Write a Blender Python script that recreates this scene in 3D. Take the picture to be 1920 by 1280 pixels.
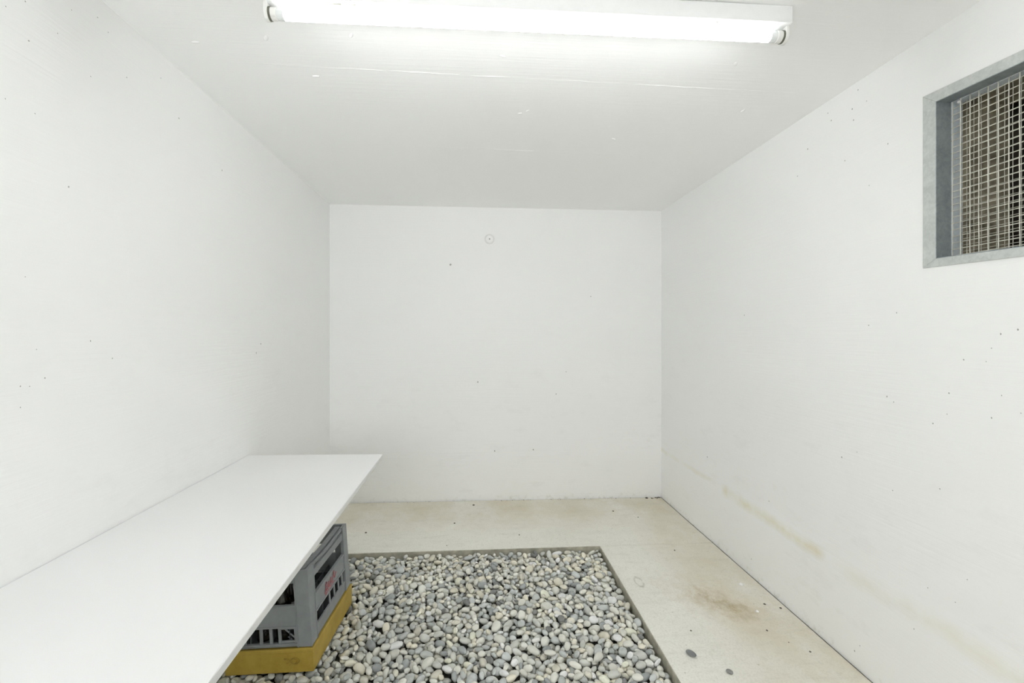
import bpy, bmesh, math, random
import numpy as np
from mathutils import Vector, Matrix, Euler

random.seed(7)
RNG = np.random.default_rng(11)
S = bpy.context.scene
COL = S.collection
for _o in list(bpy.data.objects):
    bpy.data.objects.remove(_o, do_unlink=True)

# ------------------------------------------------------------------ camera
EYE = 1.30
cam = bpy.data.cameras.new('camera')
cam.sensor_width = 36.0
cam.lens = 853.0 / 1920.0 * 36.0
cam.shift_x = 13.0 / 1920.0
cam.shift_y = -14.0 / 1920.0
cam.clip_start = 0.02
cam_o = bpy.data.objects.new('camera', cam)
cam_o.location = (0, 0, EYE)
cam_o.rotation_euler = (math.pi / 2, 0, -math.atan(57.0 / 853.0))
COL.objects.link(cam_o)
S.camera = cam_o

# ------------------------------------------------------------------ world, exposure
SKY = 7.4
DX0, DX1, DZ0, DZ1 = -1.05, 0.05, 0.80, 1.80     # unseen opening added behind the viewpoint to let in fill light
world = bpy.data.worlds.new('world')
S.world = world
world.use_nodes = True
_bg = world.node_tree.nodes['Background']
_bg.inputs[0].default_value = (0.97, 0.985, 1.0, 1)      # sky light that fills the room through the added opening
_bg.inputs[1].default_value = SKY
S.view_settings.view_transform = 'Standard'
S.view_settings.look = 'None'
S.view_settings.gamma = 1.0
S.view_settings.use_curve_mapping = False
S.view_settings.exposure = 0.11
S.cycles.adaptive_threshold = 0.03
S.cycles.max_bounces = 10
S.cycles.diffuse_bounces = 10
S.cycles.glossy_bounces = 4
S.cycles.transmission_bounces = 2
S.cycles.caustics_reflective = False
S.cycles.caustics_refractive = False
S.cycles.sample_clamp_indirect = 6.0
TUBE_STRENGTH = 29.0                      # radiance of the fluorescent tube

# the added opening lets sky fill in: a portal only guides the sampling of the sky
_pl = bpy.data.lights.new('sky_fill_portal', 'AREA'); _pl.shape = 'RECTANGLE'; _pl.size = DX1 - DX0; _pl.size_y = DZ1 - DZ0
_pl.cycles.is_portal = True
_po = bpy.data.objects.new('sky_fill_portal', _pl); COL.objects.link(_po)
_po.location = ((DX0 + DX1) / 2, -1.42, (DZ0 + DZ1) / 2); _po.rotation_euler = (math.pi / 2, 0, math.pi)

# ------------------------------------------------------------------ material helpers
class NT:
    def __init__(self, name):
        self.m = bpy.data.materials.new(name)
        self.m.use_nodes = True
        self.t = self.m.node_tree
        self.b = self.t.nodes['Principled BSDF']
        self.out = self.t.nodes['Material Output']
    def n(self, typ, **kw):
        nd = self.t.nodes.new(typ)
        for k, v in kw.items():
            setattr(nd, k, v)
        return nd
    def set(self, sock, v):
        if isinstance(v, bpy.types.NodeSocket):
            self.t.links.new(v, sock)
        else:
            sock.default_value = v
    def math(self, op, a, b=0.0, c=0.0, clamp=False):
        nd = self.n('ShaderNodeMath', operation=op, use_clamp=clamp)
        self.set(nd.inputs[0], a); self.set(nd.inputs[1], b); self.set(nd.inputs[2], c)
        return nd.outputs[0]
    def pos(self):
        if not hasattr(self, '_p'):
            self._p = self.n('ShaderNodeTexCoord').outputs['Object']
        return self._p
    def xyz(self):
        if not hasattr(self, '_x'):
            nd = self.n('ShaderNodeSeparateXYZ'); self.set(nd.inputs[0], self.pos()); self._x = nd.outputs
        return self._x
    def mapped(self, scale):
        nd = self.n('ShaderNodeMapping'); self.set(nd.inputs['Vector'], self.pos()); nd.inputs['Scale'].default_value = scale
        return nd.outputs[0]
    def noise(self, scale, detail=4, rough=0.55, vec=None, dist=0.0):
        nd = self.n('ShaderNodeTexNoise')
        self.set(nd.inputs['Vector'], vec if vec is not None else self.pos())
        nd.inputs['Scale'].default_value = scale; nd.inputs['Detail'].default_value = detail
        nd.inputs['Roughness'].default_value = rough; nd.inputs['Distortion'].default_value = dist
        return nd.outputs[0]
    def ramp(self, fac, stops):
        nd = self.n('ShaderNodeValToRGB'); self.set(nd.inputs[0], fac)
        e = nd.color_ramp.elements
        while len(e) < len(stops): e.new(0.5)
        for el, (p, c) in zip(e, stops):
            el.position = p
            el.color = tuple(c) + (1,) if isinstance(c, (tuple, list)) else (c, c, c, 1)
        return nd.outputs[0]
    def mix(self, fac, a, b, mode='MIX'):
        nd = self.n('ShaderNodeMix', data_type='RGBA', blend_type=mode)
        self.set(nd.inputs[0], fac)
        self.set(nd.inputs[6], a if isinstance(a, bpy.types.NodeSocket) else tuple(a) + (1,))
        self.set(nd.inputs[7], b if isinstance(b, bpy.types.NodeSocket) else tuple(b) + (1,))
        return nd.outputs[2]
    def bump(self, h, strength=0.3, dist=0.002):
        nd = self.n('ShaderNodeBump'); self.set(nd.inputs['Height'], h)
        nd.inputs['Strength'].default_value = strength; nd.inputs['Distance'].default_value = dist
        self.set(self.b.inputs['Normal'], nd.outputs[0])
    def base(self, v, rough=0.6, metal=0.0, spec=0.5):
        self.set(self.b.inputs['Base Color'], v if isinstance(v, bpy.types.NodeSocket) else tuple(v) + (1,))
        self.set(self.b.inputs['Roughness'], rough); self.set(self.b.inputs['Metallic'], metal)
        self.b.inputs['Specular IOR Level'].default_value = spec
        return self.m

def plain(name, col, rough=0.6, metal=0.0, spec=0.5, var=0.06, scale=30):
    k = NT(name)
    f = k.noise(scale, 3)
    c = k.ramp(f, [(0.3, [x * (1 - var) for x in col]), (0.7, [min(1, x * (1 + var)) for x in col])])
    return k.base(c, rough, metal, spec)

def bell(k, v, centre, half):
    """smooth 0..1 bump around centre"""
    d = k.math('ABSOLUTE', k.math('SUBTRACT', v, centre))
    return k.math('SUBTRACT', 1.0, k.math('DIVIDE', d, half), clamp=True)

def band(k, v, a, b, soft):
    lo = k.math('DIVIDE', k.math('SUBTRACT', v, a), soft, clamp=True)
    hi = k.math('DIVIDE', k.math('SUBTRACT', b, v), soft, clamp=True)
    return k.math('MULTIPLY', lo, hi)

WHITE = (0.910, 0.911, 0.908)
CEIL = (0.950, 0.951, 0.949)
def paint(name, streak, stain=False, dirt=True, white=WHITE):
    k = NT(name)
    blot = k.noise(1.3, 1, 0.6)
    c = k.ramp(blot, [(0.3, [white[0] * 0.985, white[1] * 0.987, white[2] * 0.982]), (0.7, white)])
    x, y, z = k.xyz()
    if dirt:      # faint scuffs, mostly low on the walls
        sc = k.noise(5.0, 4, 0.7, vec=k.mapped((1, 1, 2.2)))
        low = k.math('SUBTRACT', 1.0, k.math('DIVIDE', z, 1.6), clamp=True)
        f = k.math('MULTIPLY', k.ramp(sc, [(0.56, 0.0), (0.75, 1.0)]), k.math('ADD', k.math('MULTIPLY', low, 0.16), 0.02))
        c = k.mix(f, c, (0.60, 0.60, 0.57))
        foot = k.math('MULTIPLY', k.math('SUBTRACT', 1.0, k.math('DIVIDE', z, 0.05), clamp=True),
                      k.ramp(k.noise(28, 2, 0.7), [(0.54, 0.0), (0.74, 0.5)]))
        c = k.mix(foot, c, (0.55, 0.53, 0.45))
    if stain:     # yellowish run along the construction joint of the right wall
        wob = k.math('MULTIPLY', k.math('SUBTRACT', k.noise(4.0, 3, 0.6), 0.5), 0.06)
        zz = k.math('ADD', z, wob)
        br = k.ramp(k.noise(2.6, 4, 0.72), [(0.36, 0.05), (0.58, 1.0)])
        s1 = k.math('MULTIPLY', bell(k, zz, 0.372, 0.024), band(k, y, 2.72, 3.7, 0.10))
        s2 = k.math('MULTIPLY', bell(k, zz, 0.360, 0.042), band(k, y, 1.83, 2.66, 0.06))
        s3 = k.math('MULTIPLY', k.math('MULTIPLY', bell(k, zz, 0.350, 0.050), band(k, y, 0.6, 1.80, 0.12)), 0.45)
        s = k.math('ADD', k.math('MULTIPLY', s1, 0.55), k.math('ADD', s2, s3))
        s = k.math('MULTIPLY', k.math('MULTIPLY', s, br), 0.85, clamp=True)
        tint = k.ramp(k.noise(7, 1), [(0.35, (0.76, 0.70, 0.53)), (0.65, (0.79, 0.775, 0.60))])
        c = k.mix(s, c, tint)
    st = k.noise(5.0, 3, 0.65, vec=k.mapped(streak))
    k.bump(st, 0.20, 0.004)
    return k.base(c, 0.62, 0, 0.35)

M = {}
M['wall_side'] = paint('painted_side_wall', (0.6, 0.6, 22))
M['wall_right'] = paint('painted_stained_wall', (0.6, 0.6, 22), stain=True)
M['wall_back'] = paint('painted_back_wall', (0.6, 0.6, 22))
M['ceiling'] = paint('painted_ceiling', (0.7, 20, 1), dirt=False, white=CEIL)
M['seam'] = paint('painted_seam', (2, 2, 2), dirt=False, white=CEIL)

def concrete():
    k = NT('stained_concrete')
    x, y, z = k.xyz()
    c = k.ramp(k.noise(2.2, 4, 0.62), [(0.32, (0.790, 0.775, 0.705)), (0.68, (0.865, 0.855, 0.795))])
    fine = k.noise(120, 1, 0.6)
    c = k.mix(k.math('MULTIPLY', k.ramp(fine, [(0.35, 1.0), (0.55, 0.0)]), 0.16), c, (0.42, 0.40, 0.33))
    # tan staining: along the foot of the right wall and in the back strip
    n1 = k.noise(3.0, 4, 0.68, vec=k.mapped((1.0, 0.55, 1)))
    tan_r = k.math('MULTIPLY', band(k, x, 0.98, 1.9, 0.30), k.ramp(n1, [(0.36, 0.25), (0.64, 0.95)]))
    tan_b = k.math('MULTIPLY', band(k, y, 2.92, 4.0, 0.35), k.ramp(n1, [(0.34, 0.15), (0.66, 1.0)]))
    f = k.math('MULTIPLY', k.math('MAXIMUM', tan_r, tan_b), 0.66, clamp=True)
    c = k.mix(f, c, (0.640, 0.560, 0.410))
    # rusty drip patch
    px = k.math('SUBTRACT', x, 1.185); py = k.math('SUBTRACT', y, 2.13)
    wob = k.math('MULTIPLY', k.math('SUBTRACT', k.noise(7, 4, 0.75), 0.5), 1.5)
    along = k.math('DIVIDE', k.math('SUBTRACT', k.math('MULTIPLY', px, 0.62), k.math('MULTIPLY', py, 0.78)), 0.21)
    across = k.math('DIVIDE', k.math('ADD', k.math('MULTIPLY', px, 0.78), k.math('MULTIPLY', py, 0.62)), 0.105)
    d = k.math('SQRT', k.math('ADD', k.math('POWER', along, 2.0), k.math('POWER', across, 2.0)))
    pf = k.math('SUBTRACT', 1.0, k.math('ADD', d, wob), clamp=True)
    halo = k.math('SUBTRACT', 1.25, k.math('ADD', k.math('MULTIPLY', d, 0.62), wob), clamp=True)
    brk = k.ramp(k.noise(16, 4, 0.78, vec=k.mapped((1.4, 0.8, 1))), [(0.38, 0.25), (0.62, 1.0)])
    halo = k.math('MULTIPLY', halo, brk); pf = k.math('MULTIPLY', pf, brk)
    c = k.mix(k.math('MULTIPLY', halo, 0.42), c, (0.55, 0.44, 0.28))
    c = k.mix(k.math('MULTIPLY', pf, 0.75), c, (0.37, 0.275, 0.115))
    # small rounded water mark near the pit edge
    rx = k.math('SUBTRACT', x, 0.775 + 0.085); ry = k.math('SUBTRACT', y, 2.335)
    rd = k.math('SQRT', k.math('ADD', k.math('POWER', k.math('DIVIDE', rx, 0.020), 2.0), k.math('POWER', k.math('DIVIDE', ry, 0.045), 2.0)))
    ring = k.math('MULTIPLY', bell(k, rd, 1.0, 0.35), k.ramp(k.noise(40, 2), [(0.40, 0.1), (0.6, 0.8)]))
    c = k.mix(ring, c, (0.44, 0.42, 0.36))
    # trowel streaks and fine mottling
    stk = k.noise(6, 4, 0.72, vec=k.mapped((0.8, 3.2, 1)))
    c = k.mix(k.math('MULTIPLY', k.ramp(stk, [(0.52, 0.0), (0.70, 1.0)]), 0.22), c, (0.52, 0.49, 0.41))
    mot = k.noise(34, 3, 0.72)
    c = k.mix(k.math('MULTIPLY', k.ramp(mot, [(0.54, 0.0), (0.68, 1.0)]), 0.22), c, (0.50, 0.47, 0.38))
    # speckles
    sp = k.n('ShaderNodeTexVoronoi'); k.set(sp.inputs['Vector'], k.pos()); sp.inputs['Scale'].default_value = 26
    rnd = k.n('ShaderNodeSeparateColor'); k.set(rnd.inputs[0], sp.outputs['Color'])
    dot = k.math('MULTIPLY', k.math('LESS_THAN', sp.outputs['Distance'], 0.085), k.math('GREATER_THAN', rnd.outputs[0], 0.86))
    c = k.mix(k.math('MULTIPLY', dot, 0.45), c, (0.30, 0.28, 0.22))
    k.bump(k.noise(40, 2, 0.6), 0.12, 0.003)
    return k.base(c, 0.75, 0, 0.3)
M['concrete'] = concrete()
M['soil'] = plain('dark_bed_soil', (0.10, 0.095, 0.08), 0.95, var=0.3, scale=60)
M['joint'] = plain('joint_sealant', (0.115, 0.11, 0.09), 0.9, var=0.25, scale=40)
M['edging'] = plain('olive_edging_strip', (0.43, 0.415, 0.335), 0.8, var=0.25, scale=25)
M['dark_grit'] = plain('dark_grit', (0.13, 0.12, 0.10), 0.9)
M['pale_grit'] = plain('pale_grit', (0.92, 0.92, 0.90), 0.8)
M['pit_mark'] = plain('bare_paint_pit', (0.40, 0.40, 0.385), 0.85)
M['plug_ring'] = plain('painted_plug_rim', (0.80, 0.80, 0.79), 0.7)

def pebble_mat(name, attr):
    k = NT(name)
    if attr:
        src = k.n('ShaderNodeAttribute', attribute_name='stone_tint').outputs['Color']
    else:
        src = k.n('ShaderNodeObjectInfo').outputs['Color']
    tc = k.pos()
    n1 = k.noise(70, 3, 0.65)
    c = k.mix(k.ramp(n1, [(0.35, 0.24), (0.6, 0.0)]), src, (0.20, 0.20, 0.19))
    n2 = k.noise(320, 2, 0.6)
    c = k.mix(k.ramp(n2, [(0.56, 0.0), (0.72, 0.40)]), c, (0.72, 0.71, 0.67))
    k.bump(k.noise(260, 1, 0.6), 0.25, 0.001)
    return k.base(c, 0.72, 0, 0.3)
M['pebble'] = pebble_mat('river_pebble', False)
M['gravel'] = pebble_mat('river_gravel', True)

def laminate():
    k = NT('white_laminate')
    c = k.ramp(k.noise(1.6, 1, 0.6), [(0.3, (0.825, 0.826, 0.823)), (0.7, (0.855, 0.855, 0.855))])
    sm = k.ramp(k.noise(2.6, 4, 0.7, vec=k.mapped((1.0, 0.45, 1)), dist=1.2), [(0.60, 0.0), (0.74, 0.10)])
    c = k.mix(sm, c, (0.62, 0.62, 0.62))
    return k.base(c, 0.42, 0, 0.4)
M['laminate'] = laminate()
M['edge_band'] = plain('white_edge_band', (0.74, 0.745, 0.735), 0.5, var=0.03, scale=18)
M['bracket'] = plain('white_bracket_steel', (0.75, 0.75, 0.74), 0.45, spec=0.5)

def galvanised(name, a, b, metal, rough):
    k = NT(name)
    v = k.n('ShaderNodeTexVoronoi'); k.set(v.inputs['Vector'], k.pos()); v.inputs['Scale'].default_value = 120
    s = k.n('ShaderNodeSeparateColor'); k.set(s.inputs[0], v.outputs['Color'])
    f = k.math('ADD', k.math('MULTIPLY', s.outputs[0], 0.16), k.math('MULTIPLY', k.noise(22, 7, 0.7), 0.84))
    c = k.ramp(f, [(0.25, a), (0.72, b)])
    k.bump(k.noise(45, 4, 0.6), 0.10, 0.001)
    return k.base(c, rough, metal, 0.5)
M['galv'] = galvanised('galvanised_steel', (0.47, 0.495, 0.485), (0.66, 0.68, 0.66), 0.25, 0.5)
M['galv_dark'] = galvanised('dark_galvanised_steel', (0.23, 0.265, 0.275), (0.38, 0.42, 0.435), 0.35, 0.55)  # same steel, darker and bluer than the flange
M['galv_pale'] = galvanised('pale_galvanised_rim', (0.62, 0.68, 0.72), (0.80, 0.85, 0.88), 0.1, 0.55)
M['wire'] = plain('galvanised_wire', (0.66, 0.65, 0.58), 0.5, 0.25, 0.5, 0.15, 25)
M['fly_wire'] = plain('thin_screen_wire', (0.56, 0.55, 0.48), 0.55, 0.2, 0.5, 0.2, 25)
M['shaft'] = plain('earthy_shaft_concrete', (0.36, 0.32, 0.235), 0.9, var=0.45, scale=14)
M['shaft_dark'] = plain('unlit_shaft_brown', (0.10, 0.085, 0.065), 0.95, var=0.7, scale=9)  # shaft brown darkened in colour for its unlit depth

M['housing'] = plain('white_lamp_steel', (0.84, 0.845, 0.845), 0.4, spec=0.5, var=0.015)
M['plastic_white'] = plain('white_lampholder_plastic', (0.80, 0.80, 0.77), 0.4, var=0.02)
M['clear_end'] = plain('glass_tube_end', (0.80, 0.82, 0.82), 0.25, var=0.02)
M['cap_metal'] = plain('brushed_tube_cap', (0.42, 0.42, 0.36), 0.35, 0.8)
M['dark_gap'] = plain('slot_and_gap_shade', (0.12, 0.12, 0.09), 0.6)
M['print'] = plain('olive_tube_print', (0.40, 0.40, 0.30), 0.6)
def glow():
    k = NT('fluorescent_glass')
    k.base((0.9, 0.9, 0.9), 0.3)
    k.b.inputs['Emission Color'].default_value = (0.975, 0.992, 1.0, 1)
    k.b.inputs['Emission Strength'].default_value = TUBE_STRENGTH
    return k.m
M['glow'] = glow()

M['crate'] = plain('grey_crate_plastic', (0.285, 0.305, 0.315), 0.48, spec=0.45, var=0.08, scale=22)
M['crate_dark'] = plain('dark_crate_divider', (0.10, 0.108, 0.115), 0.55, var=0.15)  # dark colour stands in for the shade inside the crate
M['logo'] = plain('faded_red_print', (0.46, 0.16, 0.17), 0.6, var=0.3, scale=90)
def yellow():
    k = NT('worn_yellow_plastic')
    c = k.ramp(k.noise(11, 6, 0.65), [(0.30, (0.40, 0.275, 0.045)), (0.70, (0.52, 0.375, 0.075))])
    c = k.mix(k.ramp(k.noise(60, 4, 0.7), [(0.60, 0.0), (0.78, 0.35)]), c, (0.20, 0.14, 0.04))
    return k.base(c, 0.5, 0, 0.4)
M['yellow'] = yellow()
M['bottle'] = plain('dark_brown_glass', (0.022, 0.018, 0.014), 0.12, spec=0.6, var=0.2)
M['paper'] = plain('white_bottle_paper', (0.74, 0.73, 0.72), 0.6)

# ------------------------------------------------------------------ mesh helpers
def mesh_obj(name, bm, mat, parent=None, smooth=False, bevel=0.0, kind=None):
    me = bpy.data.meshes.new(name)
    bmesh.ops.recalc_face_normals(bm, faces=bm.faces)
    bm.to_mesh(me); bm.free()
    mats = mat if isinstance(mat, (list, tuple)) else [mat]
    for m in mats: me.materials.append(m)
    if smooth:
        me.polygons.foreach_set('use_smooth', [True] * len(me.polygons))
    o = bpy.data.objects.new(name, me); COL.objects.link(o)
    if parent is not None: o.parent = parent
    if bevel > 0:
        b = o.modifiers.new('edge_bevel', 'BEVEL'); b.width = bevel; b.segments = 2; b.limit_method = 'ANGLE'
    if kind: o['kind'] = kind
    return o

def empty(name, loc, label, cat, rot=(0, 0, 0), group=None):
    o = bpy.data.objects.new(name, None); COL.objects.link(o)
    o.location = loc; o.rotation_euler = rot; o.empty_display_size = 0.1
    tag(o, label, cat, group)
    return o

def tag(o, label, cat, group=None, kind=None):
    o['label'] = label; o['category'] = cat
    if group: o['group'] = group
    if kind: o['kind'] = kind
    return o

def box(bm, a, b):
    x0, y0, z0 = a; x1, y1, z1 = b
    v = [bm.verts.new(p) for p in [(x0, y0, z0), (x1, y0, z0), (x1, y1, z0), (x0, y1, z0), (x0, y0, z1), (x1, y0, z1), (x1, y1, z1), (x0, y1, z1)]]
    for f in [(0, 3, 2, 1), (4, 5, 6, 7), (0, 1, 5, 4), (1, 2, 6, 5), (2, 3, 7, 6), (3, 0, 4, 7)]:
        bm.faces.new([v[i] for i in f])

def prism(bm, pts, z0, z1):
    """pts = xy polygon; z0/z1 constants or per-point lists"""
    n = len(pts)
    lo = [bm.verts.new((p[0], p[1], z0[i] if isinstance(z0, list) else z0)) for i, p in enumerate(pts)]
    hi = [bm.verts.new((p[0], p[1], z1[i] if isinstance(z1, list) else z1)) for i, p in enumerate(pts)]
    bm.faces.new(lo[::-1]); bm.faces.new(hi)
    for i in range(n):
        j = (i + 1) % n
        bm.faces.new([lo[i], lo[j], hi[j], hi[i]])

def lathe(bm, prof, seg=20, axis='Z', centre=(0, 0, 0)):
    """prof = [(r, h)], revolved about the axis"""
    rings = []
    def P(r, h, a):
        c, s = r * math.cos(a), r * math.sin(a)
        q = {'Z': (c, s, h), 'X': (h, c, s), 'Y': (c, h, s)}[axis]
        return tuple(q[i] + centre[i] for i in range(3))
    for r, h in prof:
        if r < 1e-6: rings.append([bm.verts.new(P(0, h, 0))])
        else: rings.append([bm.verts.new(P(r, h, 2 * math.pi * i / seg)) for i in range(seg)])
    for A, B in zip(rings, rings[1:]):
        for i in range(seg):
            j = (i + 1) % seg
            if len(A) == 1 and len(B) == 1: continue
            if len(A) == 1: bm.faces.new([A[0], B[i], B[j]])
            elif len(B) == 1: bm.faces.new([A[i], A[j], B[0]])
            else: bm.faces.new([A[i], A[j], B[j], B[i]])
    for R in (rings[0], rings[-1]):
        if len(R) > 1: bm.faces.new(R)

def tube(bm, pts, r, seg=6, closed=False):
    pts = [Vector(p) for p in pts]
    n = len(pts); rings = []
    for i, p in enumerate(pts):
        if closed: d = pts[(i + 1) % n] - pts[i - 1]
        else: d = pts[min(i + 1, n - 1)] - pts[max(i - 1, 0)]
        d.normalize()
        up = Vector((0, 0, 1)) if abs(d.z) < 0.9 else Vector((1, 0, 0))
        a = d.cross(up).normalized(); b = a.cross(d)
        rings.append([bm.verts.new(p + r * (math.cos(2 * math.pi * k / seg) * a + math.sin(2 * math.pi * k / seg) * b)) for k in range(seg)])
    for i in range(n if closed else n - 1):
        A, B = rings[i], rings[(i + 1) % n]
        for k in range(seg):
            bm.faces.new([A[k], A[(k + 1) % seg], B[(k + 1) % seg], B[k]])
    if not closed:
        bm.faces.new(rings[0][::-1]); bm.faces.new(rings[-1])

# ------------------------------------------------------------------ room shell
XL, XR = -1.113, 1.488
YL, YR = 3.580, 3.544            # far corners (the end wall stands slightly askew)
YN = -1.30                       # wall behind the camera
HL, HR = 2.297, 2.282            # ceiling height left and right
KZ = 0.372                       # height of the construction joint
def yb(x): return YL + (x - XL) / (XR - XL) * (YR - YL)

def struct(o, label, cat):
    return tag(o, label, cat, kind='structure')

bm = bmesh.new(); prism(bm, [(XL - 0.25, YN - 0.2), (XL, YN - 0.2), (XL, YL + 0.25), (XL - 0.25, YL + 0.25)], -0.20, HL + 0.1)
w_left = struct(mesh_obj('wall_left', bm, M['wall_side']), 'white painted concrete wall on the left, above the white tabletop', 'wall')
bm = bmesh.new(); prism(bm, [(XL, YL), (XR, YR), (XR, YR + 0.25), (XL, YL + 0.25)], -0.20, HL + 0.1)
w_back = struct(mesh_obj('wall_back', bm, M['wall_back']), 'white painted end wall facing the viewer with a round plug near the top', 'wall')
bm = bmesh.new()
for a, b, z0, z1 in ((XL, DX0, -.20, HL + .1), (DX1, XR, -.20, HL + .1), (DX0, DX1, DZ1, HL + .1), (DX0, DX1, -.2, DZ0)):
    prism(bm, [(a, YN - 0.2), (b, YN - 0.2), (b, YN), (a, YN)], z0, z1)
struct(mesh_obj('wall_front', bm, M['wall_back']), 'white painted wall behind the viewpoint with an opening added for fill light', 'wall')

# right wall with the window hole; sill and head lie very slightly out of level
WY1, WY0 = 1.372, 0.42
def wz_top(y): return 2.050 - (1.372 - y) * 0.045
def wz_bot(y): return 1.543 - (1.372 - y) * 0.026
bm = bmesh.new()
T = 0.25
prism(bm, [(XR, WY1), (XR + T, WY1), (XR + T, YR + 0.25), (XR, YR + 0.25)], -0.20, HL + 0.1)
prism(bm, [(XR, YN - 0.2), (XR + T, YN - 0.2), (XR + T, WY0), (XR, WY0)], -0.20, HL + 0.1)
prism(bm, [(XR, WY0), (XR + T, WY0), (XR + T, WY1), (XR, WY1)], -0.20, [wz_bot(WY0), wz_bot(WY0), wz_bot(WY1), wz_bot(WY1)])
prism(bm, [(XR, WY0), (XR + T, WY0), (XR + T, WY1), (XR, WY1)], [wz_top(WY0), wz_top(WY0), wz_top(WY1), wz_top(WY1)], HL + 0.1)
w_right = struct(mesh_obj('wall_right', bm, M['wall_right']), 'white painted wall on the right with the meshed vent window and a yellowish stain', 'wall')

# ceiling: a slab whose underside falls a little to the right
bm = bmesh.new()
prism(bm, [(XL, YN), (XR, YN), (XR, YR), (XL, YL)], [HL, HR, HR, HL], HL + 0.25)
ceil = struct(mesh_obj('ceiling', bm, M['ceiling']), 'white painted concrete ceiling with faint board seams', 'ceiling')
def zc(x): return HL + (x - XL) / (XR - XL) * (HR - HL)

# thin cast seams on the ceiling: broken ridges
def seam(y0, slope, spans):
    bm = bmesh.new()
    for a, b, h in spans:
        n = max(3, int((b - a) / 0.04)); L, Rr, Tp = [], [], []
        for i in range(n + 1):
            x = a + (b - a) * i / n
            y = y0 + slope * x + random.uniform(-.0025, .0025)
            e = math.sin(math.pi * i / n) ** 0.4 if 0 < i < n else 0.02
            hh = 0.6 * h * e * random.uniform(0.6, 1.2); w = 0.0035 * e + 0.0004
            z = zc(x)
            L.append(bm.verts.new((x, y - w, z + 0.0003))); Rr.append(bm.verts.new((x, y + w, z + 0.0003))); Tp.append(bm.verts.new((x, y, z - hh)))
        for i in range(n):
            bm.faces.new([L[i], L[i + 1], Tp[i + 1], Tp[i]]); bm.faces.new([Tp[i], Tp[i + 1], Rr[i + 1], Rr[i]])
    return mesh_obj('board_seam', bm, M['seam'], ceil)
seam(1.748, 0.020, [(-0.92, -0.60, .0014), (-0.60, -0.33, .0024), (-0.33, -0.05, .0022), (-0.02, 0.14, .0026), (0.15, 0.62, .0012), (0.62, 1.05, .0022), (1.05, 1.33, .0012)])
seam(2.436, 0.016, [(-0.75, -0.4, .0013), (-0.4, 0.05, .0016), (0.05, 0.34, .0026), (0.34, 1.1, .0013)])
# small paint drips left on the ceiling
bm = bmesh.new()
for x, y, r in [(0.203, 2.031, .008), (0.235, 2.005, .006), (0.70, 2.26, .009), (0.64, 2.13, .005), (-0.61, 1.80, .010), (-0.70, 1.58, .011), (0.95, 1.60, .009), (1.18, 1.93, .010), (0.10, 1.62, .008), (0.98, 1.47, .007), (-0.95, 1.62, .010), (-0.41, 1.545, .009)]:
    q = random.uniform(0, 3.14)
    prof = [(1.0, 0.0004), (0.75, -0.28), (0.35, -0.42)]
    rings = []
    for rr, hh in prof:
        rings.append([bm.verts.new((x + r * rr * (math.cos(t) * math.cos(q) * 1.7 - math.sin(t) * math.sin(q) * .7), y + r * rr * (math.cos(t) * math.sin(q) * 1.7 + math.sin(t) * math.cos(q) * .7), zc(x) + (hh if hh > 0 else hh * r * .7))) for t in [k * math.pi / 4 for k in range(8)]])
    for A, B in zip(rings, rings[1:]):
        for k in range(8): bm.faces.new([A[k], A[(k + 1) % 8], B[(k + 1) % 8], B[k]])
    bm.faces.new(rings[-1])
mesh_obj('paint_drips', bm, M['seam'], ceil, smooth=True, kind='stuff')

# the poured upstand at the foot of the walls stands a hair proud of the wall above
PR = 0.0018
bm = bmesh.new()
def upstand_profile(bm, p0, p1, nrm):
    prof = [(0, -0.02), (PR, -0.02), (PR, KZ - 0.030), (0.0002, KZ + 0.004), (0, KZ + 0.004)]
    A = [bm.verts.new((p0[0] + nrm[0] * d, p0[1] + nrm[1] * d, z)) for d, z in prof]
    B = [bm.verts.new((p1[0] + nrm[0] * d, p1[1] + nrm[1] * d, z)) for d, z in prof]
    for i in range(5): bm.faces.new([A[i], A[(i + 1) % 5], B[(i + 1) % 5], B[i]])
    bm.faces.new(A[::-1]); bm.faces.new(B)
upstand_profile(bm, (XR, YN + 0.01), (XR, YR - 0.004), (-1, 0))
mesh_obj('concrete_upstand', bm, M['wall_right'], w_right)
bm = bmesh.new(); upstand_profile(bm, (XL + 0.004, YL - .0001), (XR - 0.004, YR - .0001), (-0.0138, -1))
mesh_obj('concrete_upstand', bm, M['wall_back'], w_back)
bm = bmesh.new(); upstand_profile(bm, (XL, YN + 0.01), (XL, YL - 0.004), (1, 0))
mesh_obj('concrete_upstand', bm, M['wall_side'], w_left)

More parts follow.
